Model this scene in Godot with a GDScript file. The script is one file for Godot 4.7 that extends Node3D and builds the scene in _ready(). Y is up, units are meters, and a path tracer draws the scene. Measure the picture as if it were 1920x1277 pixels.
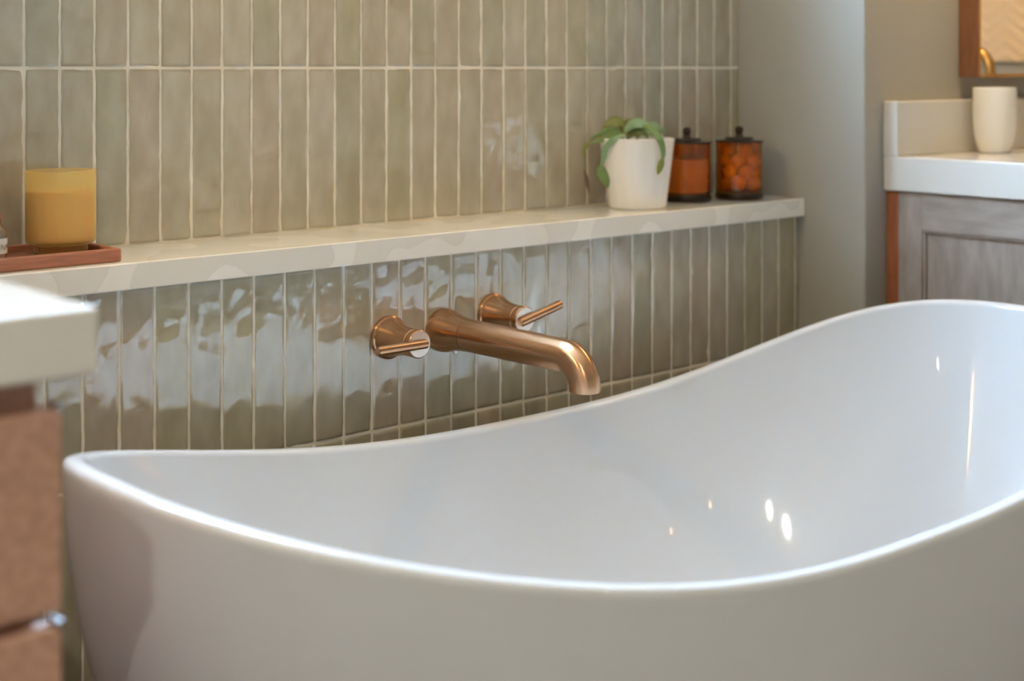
extends Node3D
# A bath niche between two vanities: glazed tile wall, quartz ledge, freestanding tub, wall-mounted bath filler.
# World: x to the right along the tiled wall, y up, z out of the wall into the room (lower tile face is z = 0).

const NICHE_L := 0.555
const NICHE_R := 2.398
const UPPER_Z := -0.156
const STUB_Z := 0.158
const SHELF_TOP := 0.787
const SHELF_BOT := 0.7505
const PITCH := 0.0525
const ROW := 0.2615
const JOINT := 0.0045

var M := {}
var used := {}
var rng := RandomNumberGenerator.new()


func _ready() -> void:
	rng.seed = 7
	_camera()
	_sky()
	_lights()
	_materials()
	_shell()
	_window()
	_sconces()
	_tiles()
	_bathtub()
	_ledge_shelf()
	_bath_filler()
	_vanity_right()
	_vanity_left()
	_mirror()
	_shelf_things()
	_far_things()


# ------------------------------------------------------------------ camera, sky, lights
func _camera() -> void:
	var cam := Camera3D.new()
	cam.name = "camera"
	add_child(cam)
	var yaw := deg_to_rad(48.424)
	var eye := Vector3(0.0, 1.05, 1.8307)
	cam.look_at_from_position(eye, eye + Vector3(cos(yaw), 0, -sin(yaw)), Vector3.UP)
	cam.projection = Camera3D.PROJECTION_FRUSTUM
	cam.keep_aspect = Camera3D.KEEP_HEIGHT
	cam.near = 0.05
	cam.far = 60.0
	var a := CameraAttributesPhysical.new()
	a.frustum_focal_length = 50.0
	a.frustum_focus_distance = 2.12
	a.exposure_aperture = 2.8
	cam.attributes = a
	cam.projection = Camera3D.PROJECTION_FRUSTUM
	cam.size = 2.0 * 638.5 / 2750.0 * cam.near
	cam.frustum_offset = Vector2(0.0, -512.5 / 2750.0 * cam.near)
	cam.current = true


func _sky() -> void:
	var e := Environment.new()
	var s := ProceduralSkyMaterial.new()
	s.sky_top_color = Color(0.72, 0.86, 1.0)
	s.sky_horizon_color = Color(0.82, 0.91, 1.0)
	s.ground_horizon_color = Color(0.62, 0.66, 0.66)
	s.ground_bottom_color = Color(0.45, 0.47, 0.45)
	s.sky_energy_multiplier = 1.0
	var sky := Sky.new()
	sky.sky_material = s
	e.sky = sky
	e.background_mode = Environment.BG_SKY
	e.background_energy_multiplier = 32.0
	e.tonemap_mode = Environment.TONE_MAPPER_LINEAR
	e.tonemap_exposure = 2.12
	e.sdfgi_enabled = true
	e.ssao_enabled = true
	e.ssil_enabled = true
	var w := WorldEnvironment.new()
	w.name = "world_environment"
	w.environment = e
	add_child(w)


const LAMP_ENERGY := 1.0
const LAMP_SPOTS := [Vector2(-0.50, 2.10), Vector2(-0.50, 2.90), Vector2(0.50, 3.70), Vector2(3.12, 3.14), Vector2(3.30, 3.30), Vector2(4.14, 3.68), Vector2(4.65, 3.66)]


func _lights() -> void:
	for p in LAMP_SPOTS:
		var l := SpotLight3D.new()
		l.name = "downlight_beam"
		add_child(l, true)
		l.position = Vector3(p.x, 2.575, p.y)
		l.rotation_degrees.x = -90.0
		l.light_color = Color(1.0, 0.975, 0.90)
		l.light_energy = LAMP_ENERGY
		l.light_size = 0.018
		l.spot_angle = 62.0
		l.spot_angle_attenuation = 0.6
		l.spot_range = 8.0
		l.spot_attenuation = 2.0
		l.shadow_enabled = true


# ------------------------------------------------------------------ naming
func numbered(called: String) -> String:
	if not used.has(called):
		used[called] = 0
		return called
	used[called] += 1
	return "%s_%03d" % [called, used[called]]


func tag(o: Node, label: String, category: String, group := "") -> Node:
	o.set_meta("label", label)
	o.set_meta("category", category)
	if group:
		o.set_meta("group", group)
	return o


func thing(called: String, label: String, category: String, at := Vector3.ZERO, turn := 0.0, group := "") -> Node3D:
	var o := Node3D.new()
	o.name = numbered(called)
	add_child(o)
	o.position = at
	o.rotation.y = turn
	tag(o, label, category, group)
	return o


func obj(called: String, mesh: Mesh, m: Material, parent: Node = self, at := Vector3.ZERO) -> MeshInstance3D:
	var o := MeshInstance3D.new()
	o.mesh = mesh
	o.material_override = m
	if parent == self:
		o.name = numbered(called)
		add_child(o)
	else:
		var n := 0
		for c in parent.get_children():
			if String(c.name) == called or String(c.name).begins_with(called + "_0"):
				n += 1
		o.name = called if n == 0 else "%s_%03d" % [called, n]
		parent.add_child(o, true)
	o.position = at
	return o


func struct(called: String, mesh: Mesh, m: Material, at := Vector3.ZERO) -> MeshInstance3D:
	var o := obj(called, mesh, m, self, at)
	o.set_meta("kind", "structure")
	return o


# ------------------------------------------------------------------ mesh builders
class Shape:
	var v := PackedVector3Array()
	var n := PackedVector3Array()
	var uv := PackedVector2Array()
	var idx := PackedInt32Array()

	func vert(p: Vector3, nn: Vector3, t := Vector2.ZERO) -> int:
		v.append(p)
		n.append(nn)
		uv.append(t)
		return v.size() - 1

	func tri(a: int, b: int, c: int) -> void:
		var g := (v[b] - v[a]).cross(v[c] - v[a])
		if g.dot(n[a] + n[b] + n[c]) > 0.0:  # Godot's front faces run clockwise
			idx.append_array([a, c, b])
		else:
			idx.append_array([a, b, c])

	func quad(a: int, b: int, c: int, d: int) -> void:
		tri(a, b, c)
		tri(a, c, d)

	func add(s: Shape, t := Transform3D()) -> Shape:
		var base := v.size()
		var nb := t.basis.inverse().transposed()
		for i in s.v.size():
			v.append(t * s.v[i])
			n.append((nb * s.n[i]).normalized())
			uv.append(s.uv[i])
		for i in s.idx:
			idx.append(base + i)
		return self

	func mesh() -> ArrayMesh:
		var a := []
		a.resize(Mesh.ARRAY_MAX)
		a[Mesh.ARRAY_VERTEX] = v
		a[Mesh.ARRAY_NORMAL] = n
		a[Mesh.ARRAY_TEX_UV] = uv
		a[Mesh.ARRAY_INDEX] = idx
		var m := ArrayMesh.new()
		m.add_surface_from_arrays(Mesh.PRIMITIVE_TRIANGLES, a)
		return m


# a box with rounded edges, centred on c
func rbox(c: Vector3, size: Vector3, r := 0.003, seg := 2) -> Shape:
	var s := Shape.new()
	var h := size / 2.0
	r = minf(r, minf(h.x, minf(h.y, h.z)) * 0.999)
	var coords := []
	for k in 3:
		var list := []
		for i in seg + 1:
			list.append(-h[k] + r * (1.0 - tan(PI / 4.0 * (1.0 - float(i) / seg))))
		for i in seg + 1:
			list.append(h[k] - r * (1.0 - tan(PI / 4.0 * float(i) / seg)))
		coords.append(list)
	for axis in 3:
		var ua: int = (axis + 1) % 3
		var va: int = (axis + 2) % 3
		for sgn in [-1.0, 1.0]:
			var grid := []
			for i in coords[ua].size():
				var row := []
				for j in coords[va].size():
					var p := Vector3.ZERO
					p[axis] = sgn * h[axis]
					p[ua] = coords[ua][i]
					p[va] = coords[va][j]
					var q := p.clamp(-(h - Vector3.ONE * r), h - Vector3.ONE * r)
					var nn := (p - q).normalized()
					row.append(s.vert(c + q + nn * r, nn, Vector2(p[ua], p[va])))
				grid.append(row)
			for i in grid.size() - 1:
				for j in grid[i].size() - 1:
					s.quad(grid[i][j], grid[i + 1][j], grid[i + 1][j + 1], grid[i][j + 1])
	return s


func rb(lo: Vector3, hi: Vector3, r := 0.003, seg := 2) -> Shape:
	return rbox((lo + hi) / 2.0, hi - lo, r, seg)


# a profile of (radius, height) turned about +y; corners sharper than `crease` degrees stay crisp
func lathe(prof: Array, segs := 48, crease := 38.0) -> Shape:
	var s := Shape.new()
	var normals := []
	for i in prof.size() - 1:
		var d: Vector2 = prof[i + 1] - prof[i]
		normals.append(Vector2(d.y, -d.x).normalized())
	var len_at := 0.0
	for i in prof.size() - 1:
		var a: Vector2 = prof[i]
		var b: Vector2 = prof[i + 1]
		var na: Vector2 = normals[i]
		var nb: Vector2 = normals[i]
		if i > 0 and absf(rad_to_deg(normals[i].angle_to(normals[i - 1]))) < crease:
			na = (normals[i] + normals[i - 1]).normalized()
		if i < prof.size() - 2 and absf(rad_to_deg(normals[i].angle_to(normals[i + 1]))) < crease:
			nb = (normals[i] + normals[i + 1]).normalized()
		var l2 := len_at + a.distance_to(b)
		var prev := []
		for k in segs + 1:
			var t := TAU * k / segs
			var dir := Vector3(cos(t), 0, sin(t))
			var p := s.vert(dir * a.x + Vector3.UP * a.y, (dir * na.x + Vector3.UP * na.y).normalized(), Vector2(float(k) / segs, len_at))
			var q := s.vert(dir * b.x + Vector3.UP * b.y, (dir * nb.x + Vector3.UP * nb.y).normalized(), Vector2(float(k) / segs, l2))
			if k > 0:
				s.quad(prev[0], p, q, prev[1])
			prev = [p, q]
		len_at = l2
	return s


# a profile with its inside corner points rounded by arcs: points are [r, y, fillet]
func filleted(pts: Array, n := 5) -> Array:
	var out := []
	for i in pts.size():
		var p := Vector2(pts[i][0], pts[i][1])
		var f: float = pts[i][2] if pts[i].size() > 2 else 0.0
		if f <= 0.0 or i == 0 or i == pts.size() - 1:
			out.append(p)
			continue
		var a := Vector2(pts[i - 1][0], pts[i - 1][1])
		var b := Vector2(pts[i + 1][0], pts[i + 1][1])
		var u := (a - p).normalized()
		var w := (b - p).normalized()
		f = minf(f, minf(p.distance_to(a), p.distance_to(b)) * 0.49)
		for k in n + 1:
			var t := float(k) / n
			out.append((p + u * f).lerp(p, t).lerp(p.lerp(p + w * f, t), t))
	return out


func spline(pts: Array, n := 8) -> Array:
	var out := []
	for i in pts.size() - 1:
		var p0: Vector3 = pts[maxi(i - 1, 0)]
		var p3: Vector3 = pts[mini(i + 2, pts.size() - 1)]
		for k in n:
			out.append((pts[i] as Vector3).cubic_interpolate(pts[i + 1], p0, p3, float(k) / n))
	out.append(pts[pts.size() - 1])
	return out


# an elliptical section swept along points; half sizes per point as Vector2(across, thick); hint says which way is "thick"
func sweep(pts: Array, half: Array, hint: Vector3, ring := 16, round_ends := true) -> Shape:
	var s := Shape.new()
	var rows := []
	var along := 0.0
	for i in pts.size():
		var d: Vector3 = ((pts[mini(i + 1, pts.size() - 1)] as Vector3) - pts[maxi(i - 1, 0)]).normalized()
		var side := d.cross(hint).normalized()
		var up := side.cross(d).normalized()
		if i > 0:
			along += (pts[i] as Vector3).distance_to(pts[i - 1])
		var row := []
		for k in ring + 1:
			var t := TAU * k / ring
			var h: Vector2 = half[i]
			var p: Vector3 = pts[i] + side * cos(t) * h.x + up * sin(t) * h.y
			var nn := (side * cos(t) / maxf(h.x, 1e-5) + up * sin(t) / maxf(h.y, 1e-5)).normalized()
			row.append(s.vert(p, nn, Vector2(float(k) / ring, along)))
		rows.append(row)
	for i in rows.size() - 1:
		for k in ring:
			s.quad(rows[i][k], rows[i + 1][k], rows[i + 1][k + 1], rows[i][k + 1])
	if round_ends:
		for e in [0, pts.size() - 1]:
			var o: Vector3 = (pts[0] as Vector3) - pts[1] if e == 0 else (pts[e] as Vector3) - pts[e - 1]
			var c := s.vert(pts[e], o.normalized(), Vector2(0.5, 0.5))
			var cap := []
			for k in ring + 1:
				cap.append(s.vert(s.v[rows[e][k]], o.normalized(), Vector2(0.5, 0.5)))
			for k in ring:
				s.tri(c, cap[k], cap[k + 1])
	return s


# a leaf blade with thickness: points along the midrib, greatest width w
func leaf(pts: Array, w: float, thick := 0.0007) -> Shape:
	var path := spline(pts, 6)
	var half := []
	for i in path.size():
		var t := float(i) / (path.size() - 1)
		half.append(Vector2(maxf(w / 2.0 * pow(sin(PI * pow(clampf(t, 0.0, 1.0), 0.85)), 0.75), 0.0006), thick))
	return sweep(path, half, Vector3(0, 0.35, 1).normalized(), 10)


# ------------------------------------------------------------------ materials
func noise_tex(sd: int, freq: float, c0: Color, c1: Color, octaves := 4, size := 512, mid := -1.0, cm := Color.WHITE, kind := FastNoiseLite.TYPE_SIMPLEX_SMOOTH) -> NoiseTexture2D:
	var f := FastNoiseLite.new()
	f.seed = sd
	f.noise_type = kind
	f.frequency = freq
	f.fractal_octaves = octaves
	var t := NoiseTexture2D.new()
	t.width = size
	t.height = size
	t.seamless = true
	t.noise = f
	var g := Gradient.new()
	g.offsets = PackedFloat32Array([0.0, 1.0])
	g.colors = PackedColorArray([c0, c1])
	if mid > 0.0:
		g.add_point(mid, cm)
	t.color_ramp = g
	return t


func mat(called: String, c: Color, rough := 0.5, metal := 0.0, spec := 0.5) -> StandardMaterial3D:
	var m := StandardMaterial3D.new()
	m.resource_name = called
	m.albedo_color = c
	m.roughness = rough
	m.metallic = metal
	m.metallic_specular = spec
	M[called] = m
	return m


func triplanar(m: StandardMaterial3D, tex: Texture2D, scale: Vector3, world := true) -> StandardMaterial3D:
	m.albedo_texture = tex
	m.uv1_triplanar = true
	m.uv1_world_triplanar = world
	m.uv1_scale = scale
	return m


func rgb(r: int, g: int, b: int) -> Color:
	return Color8(r, g, b)


func _materials() -> void:
	mat("paint", rgb(171, 168, 159), 0.6, 0.0, 0.35)
	mat("ceiling_paint", rgb(228, 226, 220), 0.8)
	mat("grout", rgb(240, 234, 218), 0.55, 0.0, 0.4)
	# glazed tiles: a handful of shades, one mottled glaze
	var glaze := noise_tex(11, 0.012, Color(0.89, 0.88, 0.84), Color(1, 1, 1), 4)
	var tones := [rgb(190, 182, 162), rgb(194, 184, 164), rgb(184, 178, 157), rgb(192, 180, 161), rgb(188, 181, 155), rgb(197, 189, 171)]
	for i in tones.size():
		var m := triplanar(mat("glaze%d" % i, tones[i], 0.03, 0.09, 0.7), glaze, Vector3(3.1, 1.3, 3.1))
		m.clearcoat_enabled = true
		m.clearcoat = 1.0
		m.clearcoat_roughness = 0.02
		m.uv1_offset = Vector3(0.37 * i, 0.21 * i, 0.0)
	mat("acrylic", rgb(207, 210, 214), 0.03, 0.0, 0.46)
	var veins := noise_tex(23, 0.0042, Color(0.945, 0.94, 0.925), Color(0.945, 0.94, 0.925), 3, 512)
	for gp in [[0.40, Color(0.945, 0.94, 0.925)], [0.406, Color(0.925, 0.918, 0.90)], [0.412, Color(0.99, 0.988, 0.98)], [0.66, Color(0.985, 0.982, 0.974)], [0.666, Color(0.93, 0.922, 0.905)], [0.672, Color(0.95, 0.944, 0.93)]]:
		veins.color_ramp.add_point(gp[0], gp[1])
	triplanar(mat("quartz", rgb(253, 251, 246), 0.06, 0.0, 0.5), veins, Vector3(1.15, 1.15, 1.15))
	mat("quartz_plain", rgb(216, 214, 209), 0.10, 0.0, 0.5)
	var marble := noise_tex(31, 0.006, Color(0.80, 0.79, 0.77), Color(0.97, 0.97, 0.96), 5, 512, 0.5, Color(0.62, 0.60, 0.57))
	triplanar(mat("floor_stone", rgb(138, 124, 118), 0.25), marble, Vector3(1.1, 1.1, 1.1))
	var grain := noise_tex(5, 0.02, Color(0.84, 0.82, 0.80), Color(1, 1, 1), 5)
	triplanar(mat("cabinet_wood", rgb(198, 156, 136), 0.42, 0.0, 0.5), grain, Vector3(7.0, 0.9, 7.0))
	triplanar(mat("cabinet_wood_level", rgb(198, 156, 136), 0.42, 0.0, 0.5), grain, Vector3(7.0, 7.0, 0.9))
	triplanar(mat("grey_wood", rgb(174, 164, 157), 0.36, 0.0, 0.5), grain, Vector3(3.2, 0.8, 3.2))
	triplanar(mat("grey_wood_level", rgb(174, 164, 157), 0.36, 0.0, 0.5), grain, Vector3(3.2, 3.2, 0.8))
	triplanar(mat("warm_shade_wood", rgb(178, 110, 76), 0.42, 0.0, 0.5), grain, Vector3(7.0, 0.9, 7.0))  # the vanity wood reddened: warm shade by the wall put into the colour
	triplanar(mat("tray_wood", rgb(188, 124, 96), 0.38, 0.0, 0.5), grain, Vector3(1.6, 16.0, 12.0))
	mat("dark_gap", rgb(60, 46, 38), 0.7)
	var bronze := mat("bronze", Color(0.79, 0.62, 0.48), 0.24, 1.0, 0.5)
	bronze.anisotropy_enabled = true
	bronze.anisotropy = -0.85
	mat("bronze_face", Color(0.86, 0.80, 0.73), 0.30, 1.0, 0.5)
	mat("brass", Color(0.85, 0.66, 0.40), 0.25, 1.0)
	mat("nickel", Color(0.80, 0.82, 0.85), 0.22, 1.0)
	triplanar(mat("mirror_wood", rgb(132, 90, 62), 0.4), grain, Vector3(9.0, 1.2, 9.0))
	mat("silver", Color(0.96, 0.96, 0.95), 0.01, 1.0)
	mat("ceramic", rgb(238, 235, 228), 0.25, 0.0, 0.5)
	mat("pot_glaze", rgb(240, 238, 234), 0.16, 0.0, 0.5)
	mat("soil", rgb(58, 46, 36), 0.95)
	for l in [["leaf_green", rgb(112, 138, 78)], ["leaf_teal", rgb(130, 162, 122)], ["leaf_olive", rgb(122, 130, 62)], ["leaf_dry", rgb(112, 86, 84)]]:
		var lm := mat(l[0], l[1], 0.42)
		lm.backlight_enabled = true
		lm.backlight = Color(0.10, 0.14, 0.05)
	var amber := mat("amber_glass", Color(1.0, 0.70, 0.30, 0.0), 0.02)
	amber.refraction_enabled = true
	amber.refraction_scale = 0.05
	var amber2 := mat("amber_thick", Color(0.34, 0.20, 0.11, 0.0), 0.03)
	amber2.refraction_enabled = true
	amber2.refraction_scale = 0.05
	var yg := mat("yellow_glass", Color(0.99, 0.89, 0.56, 0.355), 0.30, 0.0, 0.5)
	yg.transparency = BaseMaterial3D.TRANSPARENCY_ALPHA
	yg.specular_mode = BaseMaterial3D.SPECULAR_DISABLED
	yg.backlight_enabled = true
	yg.backlight = Color(0.80, 0.70, 0.45)
	var yc := mat("yellow_clear", Color(1.0, 0.92, 0.62, 0.0), 0.03)
	yc.refraction_enabled = true
	yc.refraction_scale = 0.05
	var wax := mat("wax", rgb(228, 170, 100), 0.5)
	wax.subsurf_scatter_enabled = true
	wax.subsurf_scatter_strength = 0.3
	var cg := mat("clear_glass", Color(1, 1, 1, 0.0), 0.01)
	cg.refraction_enabled = true
	cg.refraction_scale = 0.05
	mat("paper", rgb(228, 224, 218), 0.7)
	mat("ink", rgb(96, 90, 84), 0.7)
	mat("cotton", rgb(246, 240, 230), 0.95)
	mat("towel", rgb(232, 206, 172), 0.95)
	M.towel.rim_enabled = true
	M.towel.rim = 0.3
	var pane := mat("window_glass", Color(1, 1, 1, 0.04), 0.0)
	pane.transparency = BaseMaterial3D.TRANSPARENCY_ALPHA
	mat("white_trim", rgb(235, 234, 230), 0.4)
	var globe := mat("lamp_globe", rgb(255, 244, 225), 0.3)
	globe.emission_enabled = true
	globe.emission = Color(1.0, 0.80, 0.56)
	globe.emission_energy_multiplier = 5.0
	var lens := mat("lamp_lens", rgb(250, 240, 225), 0.5)
	lens.emission_enabled = true
	lens.emission = Color(1.0, 0.82, 0.60)
	lens.emission_energy_multiplier = 18.0


# ------------------------------------------------------------------ the room
const WIN := Rect2(0.70, 1.38, 1.16, 0.84)
const ROOM_L := -0.85
const ROOM_R := 5.4
const SIDE := 3.76
const ROOM_F := 4.7
const CEIL := 2.6


func _shell() -> void:
	struct("floor", rb(Vector3(ROOM_L - 0.1, -0.1, -0.4), Vector3(ROOM_R + 0.1, 0.0, ROOM_F + 0.1), 0.002, 1).mesh(), M.floor_stone)
	struct("ceiling", rb(Vector3(ROOM_L - 0.1, CEIL, -0.4), Vector3(ROOM_R + 0.1, CEIL + 0.1, ROOM_F + 0.1), 0.002, 1).mesh(), M.ceiling_paint)
	struct("wall_left", rb(Vector3(ROOM_L - 0.1, 0, STUB_Z), Vector3(ROOM_L, CEIL, ROOM_F), 0.002, 1).mesh(), M.paint)
	struct("wall_right", rb(Vector3(ROOM_R, 0, STUB_Z), Vector3(ROOM_R + 0.1, CEIL, ROOM_F), 0.002, 1).mesh(), M.paint)
	struct("wall_partition", rb(Vector3(SIDE, 0, STUB_Z - 0.01), Vector3(SIDE + 0.12, CEIL, 1.15), 0.004, 3).mesh(), M.paint)
	struct("wall_front", rb(Vector3(ROOM_L - 0.1, 0, ROOM_F), Vector3(ROOM_R + 0.1, CEIL, ROOM_F + 0.1), 0.002, 1).mesh(), M.paint)
	struct("wall_back_left", rb(Vector3(ROOM_L - 0.1, 0, -0.4), Vector3(NICHE_L, CEIL, STUB_Z), 0.004, 3).mesh(), M.paint)
	struct("wall_back_right", rb(Vector3(NICHE_R, 0, -0.4), Vector3(ROOM_R + 0.1, CEIL, STUB_Z), 0.004, 3).mesh(), M.paint)
	# the tiled wall, with a window opening above the bath
	var zf := UPPER_Z - 0.0016
	var zb := UPPER_Z - 0.22
	var s := Shape.new()
	s.add(rb(Vector3(NICHE_L, 0, zb), Vector3(NICHE_R, WIN.position.y, zf), 0.001, 1))
	s.add(rb(Vector3(NICHE_L, WIN.end.y, zb), Vector3(NICHE_R, CEIL, zf), 0.001, 1))
	s.add(rb(Vector3(NICHE_L, WIN.position.y, zb), Vector3(WIN.position.x, WIN.end.y, zf), 0.001, 1))
	s.add(rb(Vector3(WIN.end.x, WIN.position.y, zb), Vector3(NICHE_R, WIN.end.y, zf), 0.001, 1))
	struct("wall_back", s.mesh(), M.grout)
	struct("wall_ledge", rb(Vector3(NICHE_L, 0, UPPER_Z - 0.0016), Vector3(NICHE_R, SHELF_BOT, -0.0016), 0.001, 1).mesh(), M.grout)
	# the lamps in the ceiling
	var k := 0
	var where := ["nearest the left vanity", "in the near left corner", "behind the camera side of the bath", "left of the close pair near the right wall", "right of the close pair near the right wall", "left of the far pair by the front wall", "right of the far pair by the front wall"]
	for p in LAMP_SPOTS:
		var t := thing("downlight", "round white recessed ceiling downlight %s" % where[k], "ceiling light", Vector3(p.x, CEIL, p.y), 0.0, "recessed ceiling downlights")
		obj("trim_ring", lathe(filleted([[0.018, 0.0], [0.018, -0.006], [0.040, -0.006, 0.003], [0.040, 0.0]]), 32).mesh(), M.white_trim, t)
		obj("lens", lathe([Vector2(0.0, -0.003), Vector2(0.018, -0.003)], 32).mesh(), M.lamp_lens, t)
		k += 1


const SCONCES := [Vector3(0.36, 1.58, STUB_Z), Vector3(2.60, 1.58, STUB_Z)]
const SCONCE_ENERGY := 0.25


func _sconces() -> void:
	var labels := ["brass wall lamp with a milk glass globe above the left vanity", "brass wall lamp with a milk glass globe between the wall corner and the mirror"]
	for k in 2:
		var t := thing("wall_sconce", labels[k], "wall lamp", SCONCES[k], 0.0, "wall lamps beside the vanity mirrors")
		obj("backplate", stand_off(lathe(filleted([[0.0, 0.0005], [0.05, 0.0005], [0.05, 0.012, 0.003], [0.0, 0.014]]), 40)).mesh(), M.brass, t)
		obj("arm", sweep([Vector3(0, 0, 0.010), Vector3(0, 0, 0.105)], [Vector2(0.006, 0.006), Vector2(0.006, 0.006)], Vector3.UP, 14).mesh(), M.brass, t)
		obj("collar", lathe(filleted([[0.0, -0.012], [0.022, -0.012, 0.002], [0.022, 0.016, 0.002], [0.0, 0.016]]), 32).mesh(), M.brass, t, Vector3(0, 0, 0.11))
		obj("globe", lathe(filleted([[0.0, 0.016], [0.020, 0.016], [0.050, 0.042, 0.02], [0.056, 0.070, 0.02], [0.046, 0.106, 0.02], [0.020, 0.124, 0.015], [0.0, 0.126]], 8), 40).mesh(), M.lamp_globe, t, Vector3(0, 0, 0.11))
		var l := OmniLight3D.new()
		l.name = "sconce_light"
		add_child(l, true)
		l.position = SCONCES[k] + Vector3(0, 0.07, 0.11)
		l.light_color = Color(1.0, 0.85, 0.63)
		l.light_energy = SCONCE_ENERGY
		l.light_size = 0.05
		l.omni_range = 8.0
		l.omni_attenuation = 2.0
		l.shadow_enabled = true


func _window() -> void:
	var zc := UPPER_Z - 0.16
	var o := WIN.position
	var e := WIN.end
	var s := Shape.new()
	var w := 0.035
	s.add(rb(Vector3(o.x, o.y, zc - 0.03), Vector3(e.x, o.y + w, zc + 0.03), 0.003))
	s.add(rb(Vector3(o.x, e.y - w, zc - 0.03), Vector3(e.x, e.y, zc + 0.03), 0.003))
	s.add(rb(Vector3(o.x, o.y + w, zc - 0.03), Vector3(o.x + w, e.y - w, zc + 0.03), 0.003))
	s.add(rb(Vector3(e.x - w, o.y + w, zc - 0.03), Vector3(e.x, e.y - w, zc + 0.03), 0.003))
	var f := struct("window_1", s.mesh(), M.white_trim)
	obj("pane", rb(Vector3(o.x + w, o.y + w, zc - 0.002), Vector3(e.x - w, e.y - w, zc + 0.002), 0.0005, 1).mesh(), M.window_glass, f)
	struct("trim_1", rb(Vector3(o.x, o.y, zc + 0.03), Vector3(e.x, o.y + 0.02, UPPER_Z + 0.012), 0.003).mesh(), M.quartz)


func tile_mesh(sd: int) -> ArrayMesh:
	# a hand-made tile: face at z = 0 with a pillowed edge and an uneven glaze, 8 mm thick
	var f := FastNoiseLite.new()
	f.seed = sd
	f.frequency = 1.0
	f.fractal_octaves = 1
	var w := PITCH - JOINT
	var h := ROW - JOINT
	var xs := [-0.5, -0.47, -0.42, -0.3, -0.15, 0.0, 0.15, 0.3, 0.42, 0.47, 0.5]
	var ys := [-0.5, -0.493, -0.48]
	for i in 25:
		ys.append(lerpf(-0.455, 0.455, i / 24.0))
	ys.append_array([0.48, 0.493, 0.5])
	var height := func(u: float, t: float) -> float:
		var x := u * w
		var y := t * h
		var b: float = f.get_noise_3d(x * 26.0, y * 24.0, sd * 3.1) * 0.00075 + f.get_noise_3d(x * 55.0 + 9.0, y * 50.0, sd * 1.7) * 0.00016
		var ex := clampf((0.5 - absf(u)) * w / 0.0035, 0.0, 1.0)
		var ey := clampf((0.5 - absf(t)) * h / 0.0035, 0.0, 1.0)
		return b - 0.0009 * (pow(1.0 - ex, 2.0) + pow(1.0 - ey, 2.0))
	var s := Shape.new()
	var rows := []
	for t in ys:
		var row := []
		for u in xs:
			var wob: float = f.get_noise_2d(t * 9.0 + (40.0 if u > 0 else 0.0), sd) * 0.0007 * absf(u) * 2.0
			var p := Vector3(u * w + wob, t * h, height.call(u, t))
			var du := 0.0006
			var hx: float = (height.call(u + du / w, t) - height.call(u - du / w, t)) / (2 * du)
			var hy: float = (height.call(u, t + du / h) - height.call(u, t - du / h)) / (2 * du)
			row.append(s.vert(p, Vector3(-hx, -hy, 1).normalized(), Vector2(u, t)))
		rows.append(row)
	for i in rows.size() - 1:
		for j in xs.size() - 1:
			s.quad(rows[i][j], rows[i][j + 1], rows[i + 1][j + 1], rows[i + 1][j])
	# side faces
	var rim := []
	for j in xs.size():
		rim.append(s.v[rows[0][j]])
	for i in range(1, ys.size()):
		rim.append(s.v[rows[i][xs.size() - 1]])
	for j in range(xs.size() - 2, -1, -1):
		rim.append(s.v[rows[ys.size() - 1][j]])
	for i in range(ys.size() - 2, -1, -1):
		rim.append(s.v[rows[i][0]])
	for i in rim.size() - 1:
		var a: Vector3 = rim[i]
		var b: Vector3 = rim[i + 1]
		var nn := Vector3((b - a).y, -(b - a).x, 0).normalized()
		var back := Vector3(0, 0, -0.008)
		s.quad(s.vert(a, nn), s.vert(b, nn), s.vert(b + back, nn), s.vert(a + back, nn))
	return s.mesh()


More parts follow.
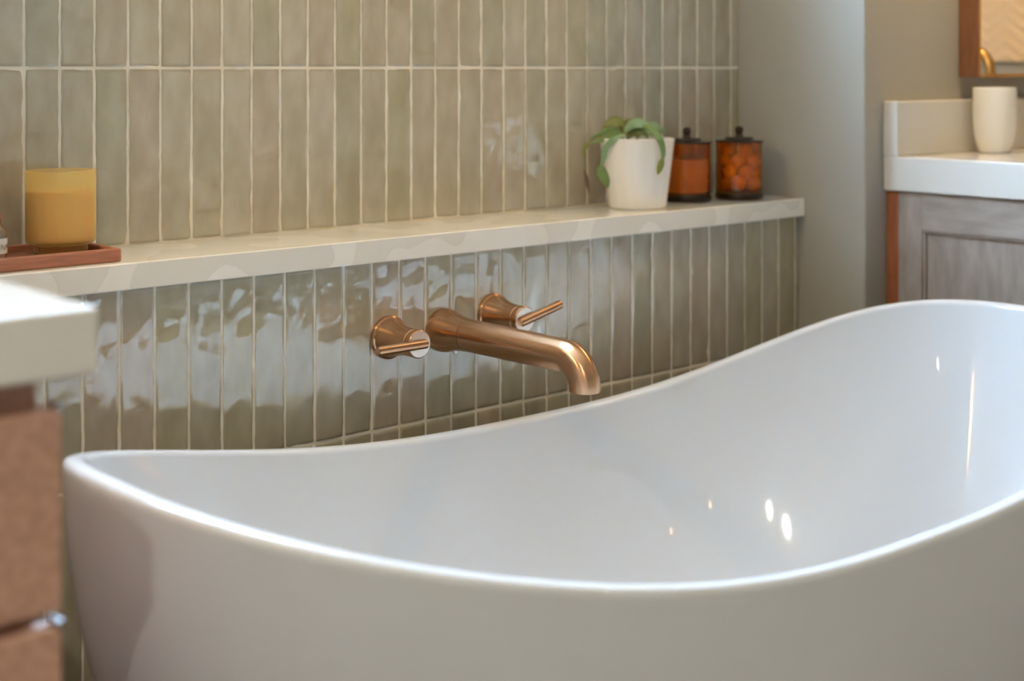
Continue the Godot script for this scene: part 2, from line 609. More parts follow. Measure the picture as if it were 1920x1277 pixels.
func _tiles() -> void:
	var kinds := []
	for i in 10:
		kinds.append(tile_mesh(i + 1))
	var up: Node = get_node("wall_back")
	var low: Node = get_node("wall_ledge")
	# courses: wall, joint below the course, height in courses, x of one upright joint, face
	var courses := [
		[up, SHELF_TOP + 0.0005, 0.851, UPPER_Z, ROW], [up, 1.0490, 0.851, UPPER_Z, ROW],
		[low, 0.4890, 0.9168, 0.0, ROW], [low, 0.2275, 0.9168, 0.0, ROW], [low, 0.0, 0.9168, 0.0, 0.2275],
	]
	for c in courses:
		var k0 := floori((NICHE_L - c[2]) / PITCH)
		var n := 0
		for k in range(k0, k0 + 40):
			var a: float = maxf(c[2] + k * PITCH, NICHE_L - JOINT / 2.0)
			var b: float = minf(c[2] + (k + 1) * PITCH, NICHE_R + JOINT / 2.0)
			if b - a < 0.012:
				continue
			var wide := (b - a - JOINT) / (PITCH - JOINT)
			var o := MeshInstance3D.new()
			o.mesh = kinds[rng.randi() % kinds.size()]
			o.material_override = M["glaze%d" % (rng.randi() % 6)]
			var had: int = c[0].get_child_count()
			o.name = "tile" if had == 0 else "tile_%03d" % had
			c[0].add_child(o, true)
			var flip := PI if rng.randf() < 0.5 else 0.0
			var tall: float = (c[4] - JOINT) / (ROW - JOINT)
			o.position = Vector3((a + b) / 2.0, c[1] + c[4] / 2.0, c[3] + rng.randf_range(-0.0004, 0.0003))
			o.rotation = Vector3(rng.randf_range(-0.005, 0.005), rng.randf_range(-0.007, 0.007), flip + rng.randf_range(-0.0012, 0.0012))
			o.scale = Vector3(wide, tall, 1.0)
			n += 1
	# the courses above the picture, joined
	var s := Shape.new()
	var y := 1.0490 + ROW
	while y + ROW < CEIL + 0.1:
		for k in range(-6, 30):
			var a := maxf(0.851 + k * PITCH, NICHE_L)
			var b := minf(0.851 + (k + 1) * PITCH, NICHE_R)
			var top := minf(y + ROW, CEIL)
			var spans := [[y, top]]
			if b > WIN.position.x and a < WIN.end.x:
				spans = [[y, minf(top, WIN.position.y)], [maxf(y, WIN.end.y), top]]
			if b - a < 0.012:
				continue
			for sp in spans:
				if sp[1] - sp[0] > 0.01:
					s.add(rb(Vector3(a + 0.002, sp[0] + 0.002, UPPER_Z - 0.008), Vector3(b - 0.002, sp[1] - 0.002, UPPER_Z), 0.001, 1))
		y += ROW
	var rest := obj("tile_courses", s.mesh(), M.glaze0, up)
	rest.set_meta("kind", "stuff")


# ------------------------------------------------------------------ bathtub
const TUB_C := Vector3(1.5035, 0, 0.5164)
const TUB_A := 0.868
const TUB_B := 0.3711


func tub_height(t: float) -> float:
	var h := -0.0020 * sin(t)
	var co := [0.5863, -0.0030, 0.0663, -0.0033, -0.0092, -0.0027, 0.0008]
	for i in co.size():
		h += co[i] * cos(i * t)
	return h


func tub_point(t: float, da: float, db: float, y: float) -> Vector3:
	var c := cos(t)
	var s := sin(t)
	return TUB_C + Vector3((TUB_A - da) * signf(c) * pow(absf(c), 2.0 / 2.7124), y, (TUB_B - db) * signf(s) * pow(absf(s), 2.0 / 2.5201))


func _bathtub() -> void:
	var N := 288
	# even spacing round the rim
	var ts := []
	var fine := []
	var total := 0.0
	var last := tub_point(0.0, 0, 0, 0)
	for i in range(1, 20001):
		var t := TAU * i / 20000.0
		var p := tub_point(t, 0, 0, 0)
		total += p.distance_to(last)
		fine.append([total, t])
		last = p
	var j := 0
	for i in N:
		while fine[j][0] < total * i / N:
			j += 1
		ts.append(fine[j][1] if i > 0 else 0.0)
	# rings from the foot up the outside, over the lip and down into the basin
	var rings := []  # [inset at the ends, inset at the sides, drop below the rim, share of the way to a level height, that height]
	for i in 17:
		var f := 1.0 - i / 16.0  # 1 at the foot
		rings.append(["out", f])
	for r in [[0.0000, 0.008], [0.0008, 0.0045], [0.0026, 0.0018], [0.0055, 0.0003], [0.010, 0.0], [0.0165, 0.0004], [0.0205, 0.0018], [0.0232, 0.0045], [0.0247, 0.008], [0.0258, 0.013]]:
		rings.append(["lip", r[0], r[1]])
	for i in range(1, 25):
		rings.append(["in", i / 24.0])
	var P := []
	for r in rings:
		var row := PackedVector3Array()
		for t in ts:
			var h := tub_height(t)
			if r[0] == "out":
				var d: float = r[1] * (h - 0.012)
				var s: float = 0.012 + d
				var ins := 0.62 * d * d if d < 0.30 else 0.0558 + 0.372 * (d - 0.30) - 0.10 * pow(maxf(d - 0.45, 0.0), 2.0)
				row.append(tub_point(t, ins, ins * 0.72, h - s))
			elif r[0] == "lip":
				row.append(tub_point(t, r[1], r[1], h - r[2]))
			else:
				var f: float = r[1]
				var floor_y := 0.10 + 0.25 * (h - 0.50)
				var depth := h - 0.013 - floor_y
				var g := minf(f / 0.74, 1.0)
				var d := depth * (g if g < 0.8 else 0.8 + 0.2 * sin((g - 0.8) / 0.2 * PI / 2.0))
				var soft := depth * 0.05 * pow(maxf(g - 0.8, 0.0) / 0.2, 2.0)
				var da := 0.0258 + 0.30 * d + 0.35 * d * d + soft * 2.0
				var db := 0.0258 + 0.34 * d + 0.60 * d * d + soft * 2.0
				if f > 0.74:
					var k := (f - 0.74) / 0.26
					da = lerpf(da, TUB_A, k)
					db = lerpf(db, TUB_B, k)
				row.append(tub_point(t, minf(da, TUB_A - 0.001), minf(db, TUB_B - 0.001), h - 0.013 - d))
		P.append(row)
	var s := Shape.new()
	for a in P.size():
		for b in N + 1:
			var bb: int = b % N
			var e1: Vector3 = P[a][(bb + 1) % N] - P[a][(bb + N - 1) % N]
			var e2: Vector3 = P[mini(a + 1, P.size() - 1)][bb] - P[maxi(a - 1, 0)][bb]
			s.vert(P[a][bb], e1.cross(e2).normalized() * -1.0, Vector2(float(b) / N, float(a) / P.size()))
	# make sure that the normals point away from the shell
	if s.n[0].dot(s.v[0] - TUB_C) < 0.0:
		for i in s.n.size():
			s.n[i] = -s.n[i]
	for a in P.size() - 1:
		for b in N:
			var i0 := a * (N + 1) + b
			s.quad(i0, i0 + 1, i0 + N + 2, i0 + N + 1)
	var t := thing("bathtub", "white glossy freestanding oval bathtub with raised ends under the bronze spout", "bathtub", Vector3.ZERO)
	obj("shell", s.mesh(), M.acrylic, t)
	obj("drain", lathe(filleted([[0.0, 0.0065], [0.026, 0.0065, 0.002], [0.032, 0.002], [0.032, -0.006]]), 32).mesh(), M.bronze_face, t, Vector3(TUB_C.x, 0.104, TUB_C.z))


# ------------------------------------------------------------------ ledge
func _ledge_shelf() -> void:
	var s := rb(Vector3(NICHE_L + 0.001, SHELF_BOT, UPPER_Z + 0.0005), Vector3(NICHE_R - 0.001, SHELF_TOP, 0.0165), 0.0022, 3)
	tag(obj("ledge_shelf", s.mesh(), M.quartz), "long white stone ledge shelf between the two fields of tile", "shelf")


# ------------------------------------------------------------------ bath filler
func stand_off(s: Shape) -> Shape:  # a lathe about +y becomes one about +z (out of the wall)
	var r := Shape.new()
	return r.add(s, Transform3D(Basis(Vector3.RIGHT, PI / 2.0), Vector3.ZERO))


func _bath_filler() -> void:
	var t := thing("bath_spout", "brushed bronze wall-mounted bath spout curving down over the tub rim", "faucet", Vector3(1.4745, 0.6299, 0.0))
	obj("flange", stand_off(lathe(filleted([[0.0, 0.0], [0.0345, 0.0], [0.0345, 0.011, 0.004], [0.0312, 0.026, 0.010], [0.0268, 0.048, 0.014], [0.0256, 0.066]]), 64, 30)).mesh(), M.bronze, t)
	var path := []
	var half := []
	for i in 13:
		path.append(Vector3(0, 0, lerpf(0.0655, 0.285, i / 12.0)))
		var r := lerpf(0.0257, 0.0240, i / 12.0)
		half.append(Vector2(r, r * 0.98))
	var R := 0.041
	for i in range(1, 19):
		var a := PI / 2.0 * i / 18.0
		path.append(Vector3(0, -R + R * cos(a), 0.285 + R * sin(a)))
		half.append(Vector2(lerpf(0.0240, 0.0236, i / 18.0), lerpf(0.0235, 0.0222, i / 18.0)))
	path.append(Vector3(0, -R - 0.003, 0.285 + R))
	half.append(Vector2(0.0236, 0.0221))
	obj("spout_tube", sweep_hollow(path, half), M.bronze, t)
	obj("set_screw", lathe(filleted([[0.0, -0.0045], [0.004, -0.0045, 0.001], [0.004, 0.001]]), 16).mesh(), M.nickel, t, Vector3(0.002, -0.0295, 0.03))
	var labels := ["brushed bronze lever valve beside the spout, its lever pointing level to the left", "brushed bronze lever valve behind the spout, its lever raised to the right"]
	for k in 2:
		var v := thing("lever_valve", labels[k], "faucet handle", [Vector3(1.3662, 0.6312, 0), Vector3(1.5805, 0.6437, 0)][k], 0.0, "bath valves on the tile wall")
		obj("flange", stand_off(lathe(filleted([[0.0, 0.0], [0.0335, 0.0], [0.0335, 0.007, 0.0025], [0.0305, 0.0085], [0.030, 0.0115, 0.001], [0.0262, 0.024, 0.009], [0.0222, 0.040, 0.012], [0.0212, 0.060], [0.0212, 0.0665, 0.0008], [0.0200, 0.0672], [0.0200, 0.0690]]), 64, 30)).mesh(), M.bronze, v)
		obj("hub", stand_off(lathe(filleted([[0.0200, 0.0690], [0.0214, 0.0692, 0.0005], [0.0214, 0.0800, 0.0012], [0.0198, 0.0812]]), 64, 30)).mesh(), M.bronze, v)
		obj("end_cap", stand_off(lathe([Vector2(0.0199, 0.0811), Vector2(0.0, 0.0813)], 64)).mesh(), M.bronze_face, v)
		var lever := sweep([Vector3(0.0, 0, 0), Vector3(0.0012, 0, 0), Vector3(0.002, 0, 0), Vector3(0.0895, 0, 0), Vector3(0.0902, 0, 0), Vector3(0.0912, 0, 0)], [Vector2(0.0060, 0.0060), Vector2(0.0069, 0.0069), Vector2(0.0073, 0.0073), Vector2(0.0073, 0.0073), Vector2(0.0069, 0.0069), Vector2(0.0058, 0.0058)], Vector3(0, 0, 1), 28)
		var lv := obj("lever", lever.mesh(), M.bronze, v, Vector3(0.0105 if k == 0 else -0.0125, 0.0 if k == 0 else -0.003, 0.0835))
		lv.rotation.z = PI if k == 0 else deg_to_rad(13.0)


func sweep_hollow(path: Array, half: Array) -> ArrayMesh:
	# the tube, its end turned in to a dark mouth
	var p := path.duplicate()
	var h := half.duplicate()
	var e: Vector3 = p[p.size() - 1]
	p.append(e + Vector3(0, -0.0012, 0))
	h.append(Vector2(0.0228, 0.0214))
	var s := sweep(p, h, Vector3(1, 0, 0), 56, false)
	var inner := sweep([e + Vector3(0, -0.0012, 0), e + Vector3(0, 0.02, 0)], [Vector2(0.0205, 0.0192), Vector2(0.020, 0.0187)], Vector3(1, 0, 0), 40, true)
	for i in inner.n.size():
		inner.n[i] = -inner.n[i]
	s.add(inner)
	return s.mesh()


# ------------------------------------------------------------------ vanities
func _vanity_right() -> void:
	var xc := 2.4677
	var t := thing("vanity_cabinet", "stained wooden vanity cabinet with a recessed end panel, on the right", "cabinet", Vector3.ZERO)
	obj("body", rb(Vector3(xc + 0.020, 0.09, STUB_Z + 0.001), Vector3(SIDE - 0.002, 0.808, 0.695), 0.002).mesh(), M.grey_wood, t)
	obj("plinth", rb(Vector3(xc + 0.05, 0.0, STUB_Z + 0.001), Vector3(SIDE - 0.002, 0.09, 0.63), 0.002).mesh(), M.dark_gap, t)
	# end panel: strip coloured for warm shade, stiles, rails, bead and flat panel
	obj("scribe_strip", rb(Vector3(xc, 0.09, STUB_Z + 0.001), Vector3(xc + 0.021, 0.806, 0.1872), 0.0015).mesh(), M.warm_shade_wood, t).set_meta("label", "narrow strip beside the wall with warm shade painted into its wood")
	obj("stile", rb(Vector3(xc - 0.0005, 0.09, 0.1876), Vector3(xc + 0.021, 0.806, 0.2400), 0.0012).mesh(), M.grey_wood, t)
	obj("stile", rb(Vector3(xc - 0.0005, 0.09, 0.640), Vector3(xc + 0.021, 0.806, 0.695), 0.0012).mesh(), M.grey_wood, t)
	obj("rail", rb(Vector3(xc - 0.0005, 0.7355, 0.2400), Vector3(xc + 0.021, 0.806, 0.640), 0.0012).mesh(), M.grey_wood_level, t)
	obj("rail", rb(Vector3(xc - 0.0005, 0.09, 0.2400), Vector3(xc + 0.021, 0.165, 0.640), 0.0012).mesh(), M.grey_wood_level, t)
	for b in [[Vector3(xc + 0.003, 0.7300, 0.2400), Vector3(xc + 0.021, 0.7357, 0.640)], [Vector3(xc + 0.003, 0.165, 0.2400), Vector3(xc + 0.021, 0.1707, 0.640)], [Vector3(xc + 0.003, 0.1707, 0.2398), Vector3(xc + 0.021, 0.7300, 0.2452)], [Vector3(xc + 0.003, 0.1707, 0.6348), Vector3(xc + 0.021, 0.7300, 0.6402)]]:
		obj("bead", rb(b[0], b[1], 0.0022, 3).mesh(), M.grey_wood, t)
	obj("panel", rb(Vector3(xc + 0.010, 0.1690, 0.2440), Vector3(xc + 0.0205, 0.7315, 0.636), 0.001).mesh(), M.grey_wood, t)
	for k in 3:
		var d := obj("door", rb(Vector3(xc + 0.03 + k * 0.42, 0.105, 0.694), Vector3(xc + 0.44 + k * 0.42, 0.795, 0.714), 0.002).mesh(), M.grey_wood, t)
		obj("handle", sweep([Vector3(xc + 0.40 + k * 0.42, 0.60, 0.732), Vector3(xc + 0.40 + k * 0.42, 0.72, 0.732)], [Vector2(0.005, 0.005), Vector2(0.005, 0.005)], Vector3(0, 0, 1), 14).mesh(), M.brass, d)
	tag(obj("countertop", rb(Vector3(2.4569, 0.8085, STUB_Z + 0.0008), Vector3(SIDE - 0.001, 0.8757, 0.73), 0.0028, 3).mesh(), M.quartz_plain), "thick white stone countertop with a ribbed cup standing on it", "countertop")
	tag(obj("backsplash", rb(Vector3(2.4569, 0.8757, STUB_Z + 0.0008), Vector3(SIDE - 0.001, 0.9835, 0.1915), 0.0028, 3).mesh(), M.quartz_plain), "low white stone backsplash along the wall under the mirror", "backsplash")


func _vanity_left() -> void:
	var zf := 0.785
	var xr := 0.4772
	var t := thing("drawer_cabinet", "brown wooden drawer cabinet in the near left corner under a pale counter", "cabinet", Vector3.ZERO)
	obj("body", rb(Vector3(ROOM_L + 0.002, 0.09, STUB_Z + 0.001), Vector3(0.4665, 0.8185, zf - 0.022), 0.002).mesh(), M.cabinet_wood, t)
	obj("plinth", rb(Vector3(ROOM_L + 0.002, 0.0, STUB_Z + 0.001), Vector3(0.42, 0.09, 0.70), 0.002).mesh(), M.dark_gap, t)
	for k in 3:
		var lo := [0.643, 0.395, 0.10]
		var hi := [0.7935, 0.631, 0.383]
		for c in 2:
			var x1: float = xr - c * 0.66
			var x0: float = maxf(x1 - 0.65, ROOM_L + 0.004)
			var d := obj("drawer", rb(Vector3(x0, lo[k], zf - 0.0215), Vector3(x1, hi[k], zf), 0.0025, 3).mesh(), M.cabinet_wood_level, t)
			obj("edge_pull", rb(Vector3(x1 - 0.006, hi[k] - 0.002, zf - 0.016), Vector3(x1 + 0.0015, hi[k] + 0.0055, zf + 0.001), 0.002, 3).mesh(), M.nickel, d)
	tag(obj("countertop", rb(Vector3(ROOM_L + 0.001, 0.8187, STUB_Z + 0.0008), Vector3(0.5005, 0.8702, 0.80), 0.0045, 4).mesh(), M.quartz_plain), "pale stone countertop corner blurred at the left edge, over the drawers", "countertop")


func _mirror() -> void:
	var t := thing("framed_mirror", "mirror in a deep brown frame on the vanity wall, top right", "mirror", Vector3.ZERO)
	var x0 := 2.7293
	var x1 := 3.55
	var y0 := 1.0290
	var y1 := 1.95
	var z1 := 0.2054
	var w := 0.010
	var zb := STUB_Z + 0.0005
	for b in [[Vector3(x0, y0, zb), Vector3(x0 + w, y1, z1)], [Vector3(x1 - w, y0, zb), Vector3(x1, y1, z1)], [Vector3(x0 + w, y0, zb), Vector3(x1 - w, y0 + 0.007, z1)], [Vector3(x0 + w, y1 - w, zb), Vector3(x1 - w, y1, z1)]]:
		obj("frame", rb(b[0], b[1], 0.002).mesh(), M.mirror_wood, t)
	for b in [[Vector3(x0 + 0.001, y0 + 0.001, z1 - 0.001), Vector3(x0 + 0.007, y1 - 0.001, z1 + 0.002)], [Vector3(x0 + 0.007, y0 + 0.0005, z1 - 0.001), Vector3(x1 - 0.001, y0 + 0.0065, z1 + 0.002)]]:
		obj("edge_strip", rb(b[0], b[1], 0.0012).mesh(), M.brass, t)
	obj("mirror_glass", rb(Vector3(x0 + w - 0.003, y0 + 0.005, zb + 0.01), Vector3(x1 - w + 0.003, y1 - w + 0.003, z1 - 0.003), 0.001).mesh(), M.silver, t)


# ------------------------------------------------------------------ things on the shelf
func _shelf_things() -> void:
	# tray
	var t := thing("serving_tray", "reddish wooden tray with a low rim under the yellow candle", "tray", Vector3(0.762, SHELF_TOP + 0.0003, -0.0715))
	var L := 0.320
	var D := 0.138
	obj("base", rb(Vector3(-L / 2 + 0.002, 0.0, -D / 2 + 0.002), Vector3(L / 2 - 0.002, 0.0085, D / 2 - 0.002), 0.002).mesh(), M.tray_wood, t)
	for b in [[Vector3(-L / 2, 0.0, D / 2 - 0.010), Vector3(L / 2, 0.018, D / 2)], [Vector3(-L / 2, 0.0, -D / 2), Vector3(L / 2, 0.018, -D / 2 + 0.010)], [Vector3(-L / 2, 0, -D / 2 + 0.0098), Vector3(-L / 2 + 0.010, 0.018, D / 2 - 0.0098)], [Vector3(L / 2 - 0.010, 0, -D / 2 + 0.0098), Vector3(L / 2, 0.018, D / 2 - 0.0098)]]:
		obj("rim", rb(b[0], b[1], 0.003, 3).mesh(), M.tray_wood, t)
	var floor_y := SHELF_TOP + 0.0003 + 0.0087
	# candle
	var c := thing("jar_candle", "yellow frosted glass candle on a small round foot, on the wooden tray", "candle", Vector3(0.868, floor_y, -0.076))
	obj("foot", lathe(filleted([[0.0, 0.0], [0.0355, 0.0, 0.0015], [0.0360, 0.0130, 0.001], [0.0345, 0.0138], [0.0, 0.0138]]), 56).mesh(), M.yellow_clear, c)
	obj("glass", lathe(filleted([[0.0, 0.0141], [0.0425, 0.0141, 0.003], [0.0463, 0.0180, 0.003], [0.0468, 0.1135, 0.0012], [0.0448, 0.1140, 0.0012], [0.0442, 0.0225, 0.004], [0.0405, 0.0175, 0.003], [0.0, 0.0175]]), 64).mesh(), M.yellow_glass, c)
	obj("wax", lathe(filleted([[0.0, 0.0178], [0.040, 0.0178, 0.003], [0.0437, 0.0228, 0.003], [0.0443, 0.0865, 0.001], [0.0425, 0.0858, 0.002], [0.0, 0.0845]]), 56).mesh(), M.wax, c)
	# bottle
	var b := thing("glass_bottle", "small clear glass bottle with a white label at the left edge of the tray", "bottle", Vector3(0.7600, floor_y, -0.040))
	obj("glass", lathe(filleted([[0.0, 0.0], [0.0165, 0.0, 0.002], [0.0165, 0.044, 0.004], [0.0090, 0.050, 0.003], [0.0090, 0.056], [0.0076, 0.056], [0.0076, 0.050, 0.003], [0.0150, 0.043, 0.004], [0.0150, 0.003, 0.002], [0.0, 0.003]]), 40).mesh(), M.clear_glass, b)
	obj("stopper", lathe(filleted([[0.0, 0.0560], [0.0095, 0.0560, 0.001], [0.0095, 0.0640, 0.002], [0.0, 0.0645]]), 32).mesh(), M.tray_wood, b)
	var lab := lathe([Vector2(0.01665, 0.0125), Vector2(0.01685, 0.0125), Vector2(0.01685, 0.0325), Vector2(0.01665, 0.0325)], 48)
	var lo := obj("label", lab.mesh(), M.paper, b)
	for k in 5:  # pen-like strokes of a script too small to read, round the right front of the label
		var pts := []
		for i in 9:
			var a := deg_to_rad(18.0 + k * 17.0 + i * 1.5)
			pts.append(Vector3(cos(a) * 0.01688, 0.0205 + 0.0035 * sin(i * 1.15 + k * 0.8) + 0.0012 * (k % 2), sin(a) * 0.01688))
		var hw := []
		for i in pts.size():
			hw.append(Vector2(0.00022, 0.00022))
		obj("lettering", sweep(pts, hw, Vector3.UP, 5).mesh(), M.ink, lo)
	_plant()
	_jars()


func _plant() -> void:
	var turn := -deg_to_rad(90.0 - 48.424)
	var t := thing("potted_plant", "small trailing green plant in a white fluted pot beside the amber jars", "plant", Vector3(2.000, SHELF_TOP + 0.0003, -0.070), turn)
	# pot with soft flutes
	var s := Shape.new()
	var prof := [[0.0, 0.0], [0.0525, 0.0, 0.002], [0.0548, 0.004, 0.002], [0.0708, 0.1300, 0.0012], [0.0672, 0.1310, 0.0012], [0.0645, 0.112], [0.0, 0.110]]
	var l := lathe(filleted(prof), 128)
	for i in l.v.size():
		var p := l.v[i]
		var a := atan2(p.z, p.x)
		var k := 1.0 - 0.010 * (0.5 - 0.5 * cos(a * 16.0)) * clampf(p.y / 0.01, 0.0, 1.0)
		l.v[i] = Vector3(p.x * k, p.y, p.z * k)
		if absf(l.n[i].y) < 0.6:
			var tang := Vector3(-sin(a), 0, cos(a))
			l.n[i] = (l.n[i] + tang * 0.010 * 8.0 * sin(a * 16.0) * 1.0).normalized()
	s.add(l)
	obj("pot", s.mesh(), M.pot_glaze, t)
	var f := FastNoiseLite.new()
	f.seed = 3
	f.frequency = 60.0
	var soil := Shape.new()
	var rows := []
	for i in 9:
		var row := []
		for k in 41:
			var a := TAU * k / 40.0
			var r := 0.0650 * i / 8.0
			var p := Vector3(cos(a) * r, 0.119 + f.get_noise_2d(cos(a) * r, sin(a) * r) * 0.003, sin(a) * r)
			row.append(soil.vert(p, Vector3(f.get_noise_2d(p.x + 5.0, p.z), 1.2, f.get_noise_2d(p.x, p.z + 5.0)).normalized()))
		rows.append(row)
	for i in 8:
		for k in 40:
			soil.quad(rows[i][k], rows[i + 1][k], rows[i + 1][k + 1], rows[i][k + 1])
	obj("soil", soil.mesh(), M.soil, t)
	var leaves := [
		[[Vector3(-30, 138, 8), Vector3(-46, 147, 10), Vector3(-66, 141, 15), Vector3(-88, 131, 18)], 13.0, "leaf_green"],
		[[Vector3(-28, 136, 22), Vector3(-46, 138, 25), Vector3(-68, 128, 28), Vector3(-90, 122, 26)], 12.0, "leaf_green"],
		[[Vector3(-66, 140, 2), Vector3(-50, 156, 4), Vector3(-34, 160, 8), Vector3(-22, 148, 12)], 24.0, "leaf_olive"],
		[[Vector3(-30, 134, -12), Vector3(-26, 150, -14), Vector3(-12, 160, -12), Vector3(2, 150, -8)], 14.0, "leaf_olive"],
		[[Vector3(-26, 142, 22), Vector3(-8, 158, 25), Vector3(10, 156, 32), Vector3(24, 144, 36)], 20.0, "leaf_teal"],
		[[Vector3(-24, 138, 40), Vector3(-48, 130, 57), Vector3(-62, 113, 45), Vector3(-66, 94, 38), Vector3(-70, 78, 30)], 13.0, "leaf_teal"],
		[[Vector3(-70, 82, 28), Vector3(-69, 68, 26), Vector3(-62, 54, 30), Vector3(-57, 39, 30)], 21.0, "leaf_green"],
		[[Vector3(-4, 146, 20), Vector3(16, 153, 44), Vector3(34, 133, 69), Vector3(42, 107, 64), Vector3(38, 84, 62)], 13.0, "leaf_green"],
		[[Vector3(41, 96, 64), Vector3(37, 82, 64), Vector3(32, 66, 63)], 12.0, "leaf_olive"],
		[[Vector3(12, 136, -22), Vector3(26, 152, -26), Vector3(38, 152, -28), Vector3(46, 138, -30)], 14.0, "leaf_teal"],
		[[Vector3(-22, 128, 12), Vector3(-4, 144, 18), Vector3(10, 140, 26), Vector3(18, 131, 34)], 14.0, "leaf_green"],
		[[Vector3(-48, 128, -6), Vector3(-32, 140, 4), Vector3(-12, 140, 14), Vector3(4, 132, 20)], 13.0, "leaf_olive"],
		[[Vector3(10, 134, 30), Vector3(26, 148, 10), Vector3(44, 147, -4), Vector3(56, 136, -14)], 13.0, "leaf_teal"],
	]
	for q in leaves:
		var pts := []
		for p in q[0]:
			pts.append(p * 0.001)
		obj("leaf", leaf(pts, q[1] * 0.001).mesh(), M[q[2]], t)
	var stems := [
		[Vector3(-20, 118, 5), Vector3(-30, 134, 10), Vector3(-40, 142, 10)], [Vector3(-14, 118, 12), Vector3(-22, 134, 30), Vector3(-30, 139, 44)], [Vector3(2, 118, 8), Vector3(-4, 138, 16), Vector3(4, 151, 28)],
		[Vector3(-6, 118, -6), Vector3(6, 134, -18), Vector3(16, 142, -23)], [Vector3(-66, 94, 38), Vector3(-70, 84, 30), Vector3(-70, 78, 28)], [Vector3(-30, 118, 0), Vector3(-74, 134, 6), Vector3(-96, 112, 0), Vector3(-99, 70, 0), Vector3(-93, 42, -4), Vector3(-90, 26, -4)],
	]
	for q in stems:
		var pts := []
		for p in q:
			pts.append(p * 0.001)
		var path := spline(pts, 6)
		var half := []
		for i in path.size():
			half.append(Vector2(0.0009, 0.0009))
		obj("stem", sweep(path, half, Vector3(0.2, 0.1, 1), 7).mesh(), M.leaf_olive, t)
	obj("leaf", leaf([Vector3(-0.099, 0.070, 0), Vector3(-0.094, 0.048, 0), Vector3(-0.090, 0.024, 0)], 0.007).mesh(), M.leaf_dry, t)
	obj("leaf", leaf([Vector3(-0.088, 0.124, 2e-3), Vector3(-0.098, 0.112, 0), Vector3(-0.101, 0.095, 0)], 0.008).mesh(), M.leaf_olive, t)


func _jars() -> void:
	# cotton is told apart by where it lies in its jar
	var where := [Vector3(2.170, SHELF_TOP + 0.0003, -0.098), Vector3(2.284, SHELF_TOP + 0.0003, -0.060)]
	var labels := ["lidded amber glass jar standing half behind the white plant pot", "lidded amber glass jar nearest the grey side wall, full of cotton balls"]
	for k in 2:
		var t := thing("apothecary_jar", labels[k], "jar", where[k], 0.3 * k, "amber jars on the ledge")
		obj("foot", lathe(filleted([[0.0, 0.0], [0.0478, 0.0, 0.002], [0.0486, 0.010, 0.003], [0.0462, 0.0125], [0.0, 0.0125]]), 64).mesh(), M.amber_thick, t)
		obj("glass", lathe(filleted([[0.0, 0.0128], [0.0462, 0.0128, 0.002], [0.0462, 0.1135, 0.001], [0.0436, 0.1135, 0.001], [0.0436, 0.0165, 0.003], [0.0, 0.0160]]), 64).mesh(), M.amber_glass, t)
		var lid := obj("lid", lathe(filleted([[0.0, 0.1138], [0.0490, 0.1138, 0.001], [0.0490, 0.1175, 0.001], [0.0300, 0.1190, 0.002], [0.0275, 0.1235, 0.002], [0.0120, 0.1245], [0.0, 0.1245]]), 64).mesh(), M.amber_thick, t)
		obj("knob", lathe(filleted([[0.0, 0.1246], [0.0085, 0.1246], [0.0062, 0.1290, 0.002], [0.0072, 0.1315, 0.001], [0.0086, 0.1370, 0.004], [0.0070, 0.1435, 0.003], [0.0, 0.1455]], 6), 32).mesh(), M.amber_thick, lid)
	# what the jars hold
	var puff := Shape.new()
	var f := FastNoiseLite.new()
	f.seed = 9
	f.frequency = 1.3
	for pass_no in 1:
		var rows := []
		for i in 13:
			var row := []
			for j in 19:
				var th := PI * i / 12.0
				var ph := TAU * j / 18.0
				var d := Vector3(sin(th) * cos(ph), cos(th), sin(th) * sin(ph))
				row.append(puff.vert(d * 0.0155 * (1.0 + 0.16 * f.get_noise_3dv(d * 1.0)), (d + Vector3(f.get_noise_3dv(d * 1.6 + Vector3.ONE * 4.0), f.get_noise_3dv(d * 1.6 + Vector3.ONE * 8.0), f.get_noise_3dv(d * 1.6 + Vector3.ONE * 12.0)) * 0.3).normalized()))
			rows.append(row)
		for i in 12:
			for j in 18:
				puff.quad(rows[i][j], rows[i + 1][j], rows[i + 1][j + 1], rows[i][j + 1])
	var pm := puff.mesh()
	var spots := []
	for lv in 4:
		var n := 5 if lv < 3 else 3
		for i in n:
			var a := TAU * i / n + lv * 0.63
			var r := 0.0265 if n == 5 else 0.020
			spots.append(Vector3(cos(a) * r, 0.0325 + lv * 0.0215, sin(a) * r))
		if lv % 2 == 0:
			spots.append(Vector3(0, 0.0330 + lv * 0.0215, 0))
	for sp in spots:
		var ball := obj("cotton_ball", pm, M.cotton, self, where[1] + sp)
		ball.rotation = Vector3(rng.randf() * TAU, rng.randf() * TAU, rng.randf() * TAU)
		ball.scale = Vector3.ONE * rng.randf_range(0.92, 1.02)
		tag(ball, "fluffy cotton ball glowing orange through the amber jar by the grey side wall", "cotton ball", "cotton balls in the right amber jar")
	# the left jar holds a stack of cotton rounds
	var disc := lathe(filleted([[0.0, 0.0], [0.0415, 0.0, 0.0022], [0.0415, 0.0050, 0.0022], [0.0, 0.0050]], 4), 40).mesh()
	for k in 13:
		var p := obj("cotton_round", disc, M.cotton, self, where[0] + Vector3(rng.randf_range(-0.001, 0.001), 0.0166 + 0.00505 * k, rng.randf_range(-0.001, 0.001)))
		tag(p, "flat cotton round in the stack inside the amber jar behind the plant pot", "cotton pad", "cotton rounds in the left amber jar")


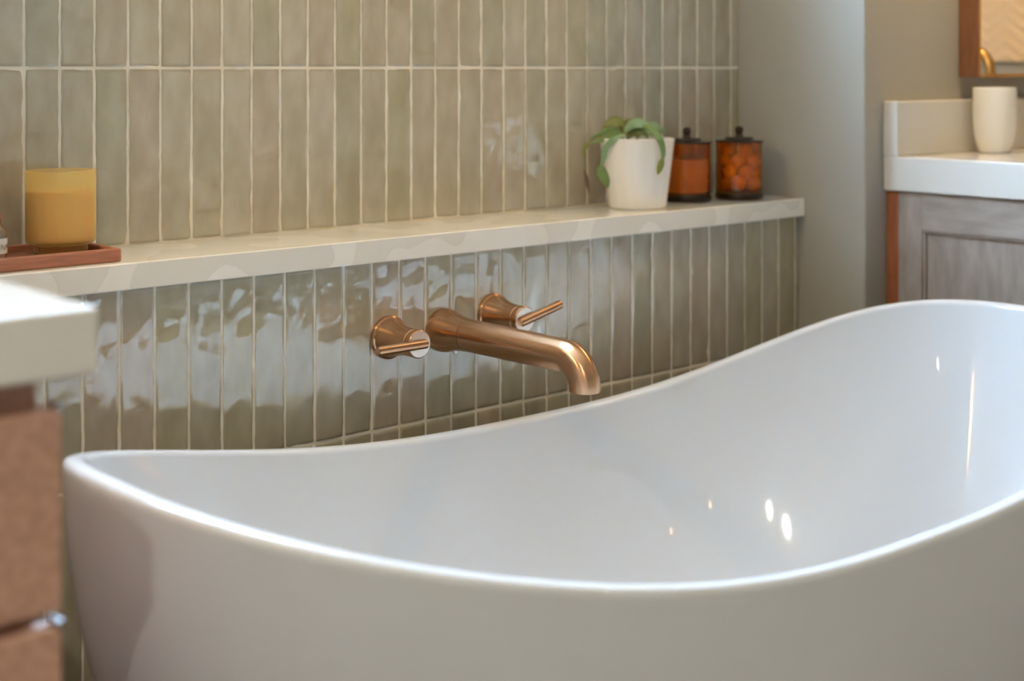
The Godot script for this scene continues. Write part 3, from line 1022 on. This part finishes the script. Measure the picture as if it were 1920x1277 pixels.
# ------------------------------------------------------------------ right vanity things and what the mirror shows
func _far_things() -> void:
	var t := thing("ribbed_cup", "cream ribbed ceramic cup on the right countertop below the mirror", "cup", Vector3(2.722, 0.8760, 0.246))
	var l := lathe(filleted([[0.0, 0.0], [0.0300, 0.0, 0.003], [0.0395, 0.028, 0.014], [0.0425, 0.060, 0.01], [0.0432, 0.1325, 0.0015], [0.0398, 0.1325, 0.0015], [0.0385, 0.060, 0.01], [0.0260, 0.006, 0.004], [0.0, 0.005]]), 192)
	for i in l.v.size():
		var p := l.v[i]
		var r := Vector2(p.x, p.z).length()
		if r > 0.036 and p.y < 0.128 and l.n[i].dot(Vector3(p.x, 0, p.z)) > 0.0:
			var a := atan2(p.z, p.x)
			var k := 1.0 - 0.0009 / r * (0.5 - 0.5 * cos(a * 48.0))
			l.v[i] = Vector3(p.x * k, p.y, p.z * k)
			l.n[i] = (l.n[i] + Vector3(-sin(a), 0, cos(a)) * 0.45 * sin(a * 48.0)).normalized()
	obj("vessel", l.mesh(), M.ceramic, t)
	# an arched tap by the right basin: the mirror shows the top of it
	var tap := thing("basin_tap", "arched brass basin tap on the right countertop, seen in the mirror", "faucet", Vector3(2.93, 0.8758, 0.29))
	obj("base", lathe(filleted([[0.0, 0.0], [0.024, 0.0, 0.001], [0.024, 0.008, 0.003], [0.014, 0.012, 0.003], [0.012, 0.03]]), 32).mesh(), M.brass, tap)
	var pts := [Vector3(0, 0.02, 0)]
	for i in 19:
		var a := PI * i / 18.0
		pts.append(Vector3(0, 0.165 + 0.05 * sin(a), 0.05 - 0.05 * cos(a)))
	var half := []
	for i in pts.size():
		half.append(Vector2(0.011, 0.011))
	obj("neck", sweep(pts, half, Vector3.RIGHT, 20).mesh(), M.brass, tap)
	# the towel on the far side wall, woven in a zigzag
	var s := Shape.new()
	var rows := []
	var nz := 120
	var ny := 150
	var y0 := 1.066
	var y1 := 1.56
	var height := func(z: float, y: float) -> float:
		var zig: float = absf(fposmod(z / 0.11, 1.0) - 0.5) * 2.0
		return 0.0055 * sin((y / 0.036 + zig * 1.1) * TAU) + 0.004 * sin(z * 22.0 + 1.0)
	for i in ny + 1:
		var row := []
		for j in nz + 1:
			var z := lerpf(0.40, 0.95, float(j) / nz)
			var y := lerpf(y0, y1, float(i) / ny)
			var d := 0.0015
			var hz: float = (height.call(z + d, y) - height.call(z - d, y)) / (2 * d)
			var hy: float = (height.call(z, y + d) - height.call(z, y - d)) / (2 * d)
			row.append(s.vert(Vector3(SIDE - 0.026 - height.call(z, y), y, z), Vector3(-1, -hy, -hz).normalized()))
		rows.append(row)
	for i in ny:
		for j in nz:
			s.quad(rows[i][j], rows[i][j + 1], rows[i + 1][j + 1], rows[i + 1][j])
	s.add(rb(Vector3(SIDE - 0.024, y0, 0.40), Vector3(SIDE - 0.013, y1, 0.95), 0.004))
	var tw := thing("hanging_towel", "cream towel woven in a zigzag, hanging on the side wall seen in the mirror", "towel", Vector3.ZERO)
	obj("cloth", s.mesh(), M.towel, tw)
	var bar := thing("towel_bar", "brass towel bar on the side wall holding the cream zigzag towel", "towel bar", Vector3.ZERO)
	obj("rail", sweep([Vector3(SIDE - 0.018, 1.565, 0.36), Vector3(SIDE - 0.018, 1.565, 0.99)], [Vector2(0.006, 0.006), Vector2(0.006, 0.006)], Vector3.UP, 16).mesh(), M.brass, bar)
	for z in [0.37, 0.98]:
		obj("bracket", rb(Vector3(SIDE - 0.024, 1.555, z - 0.01), Vector3(SIDE - 0.0005, 1.575, z + 0.01), 0.003).mesh(), M.brass, bar)
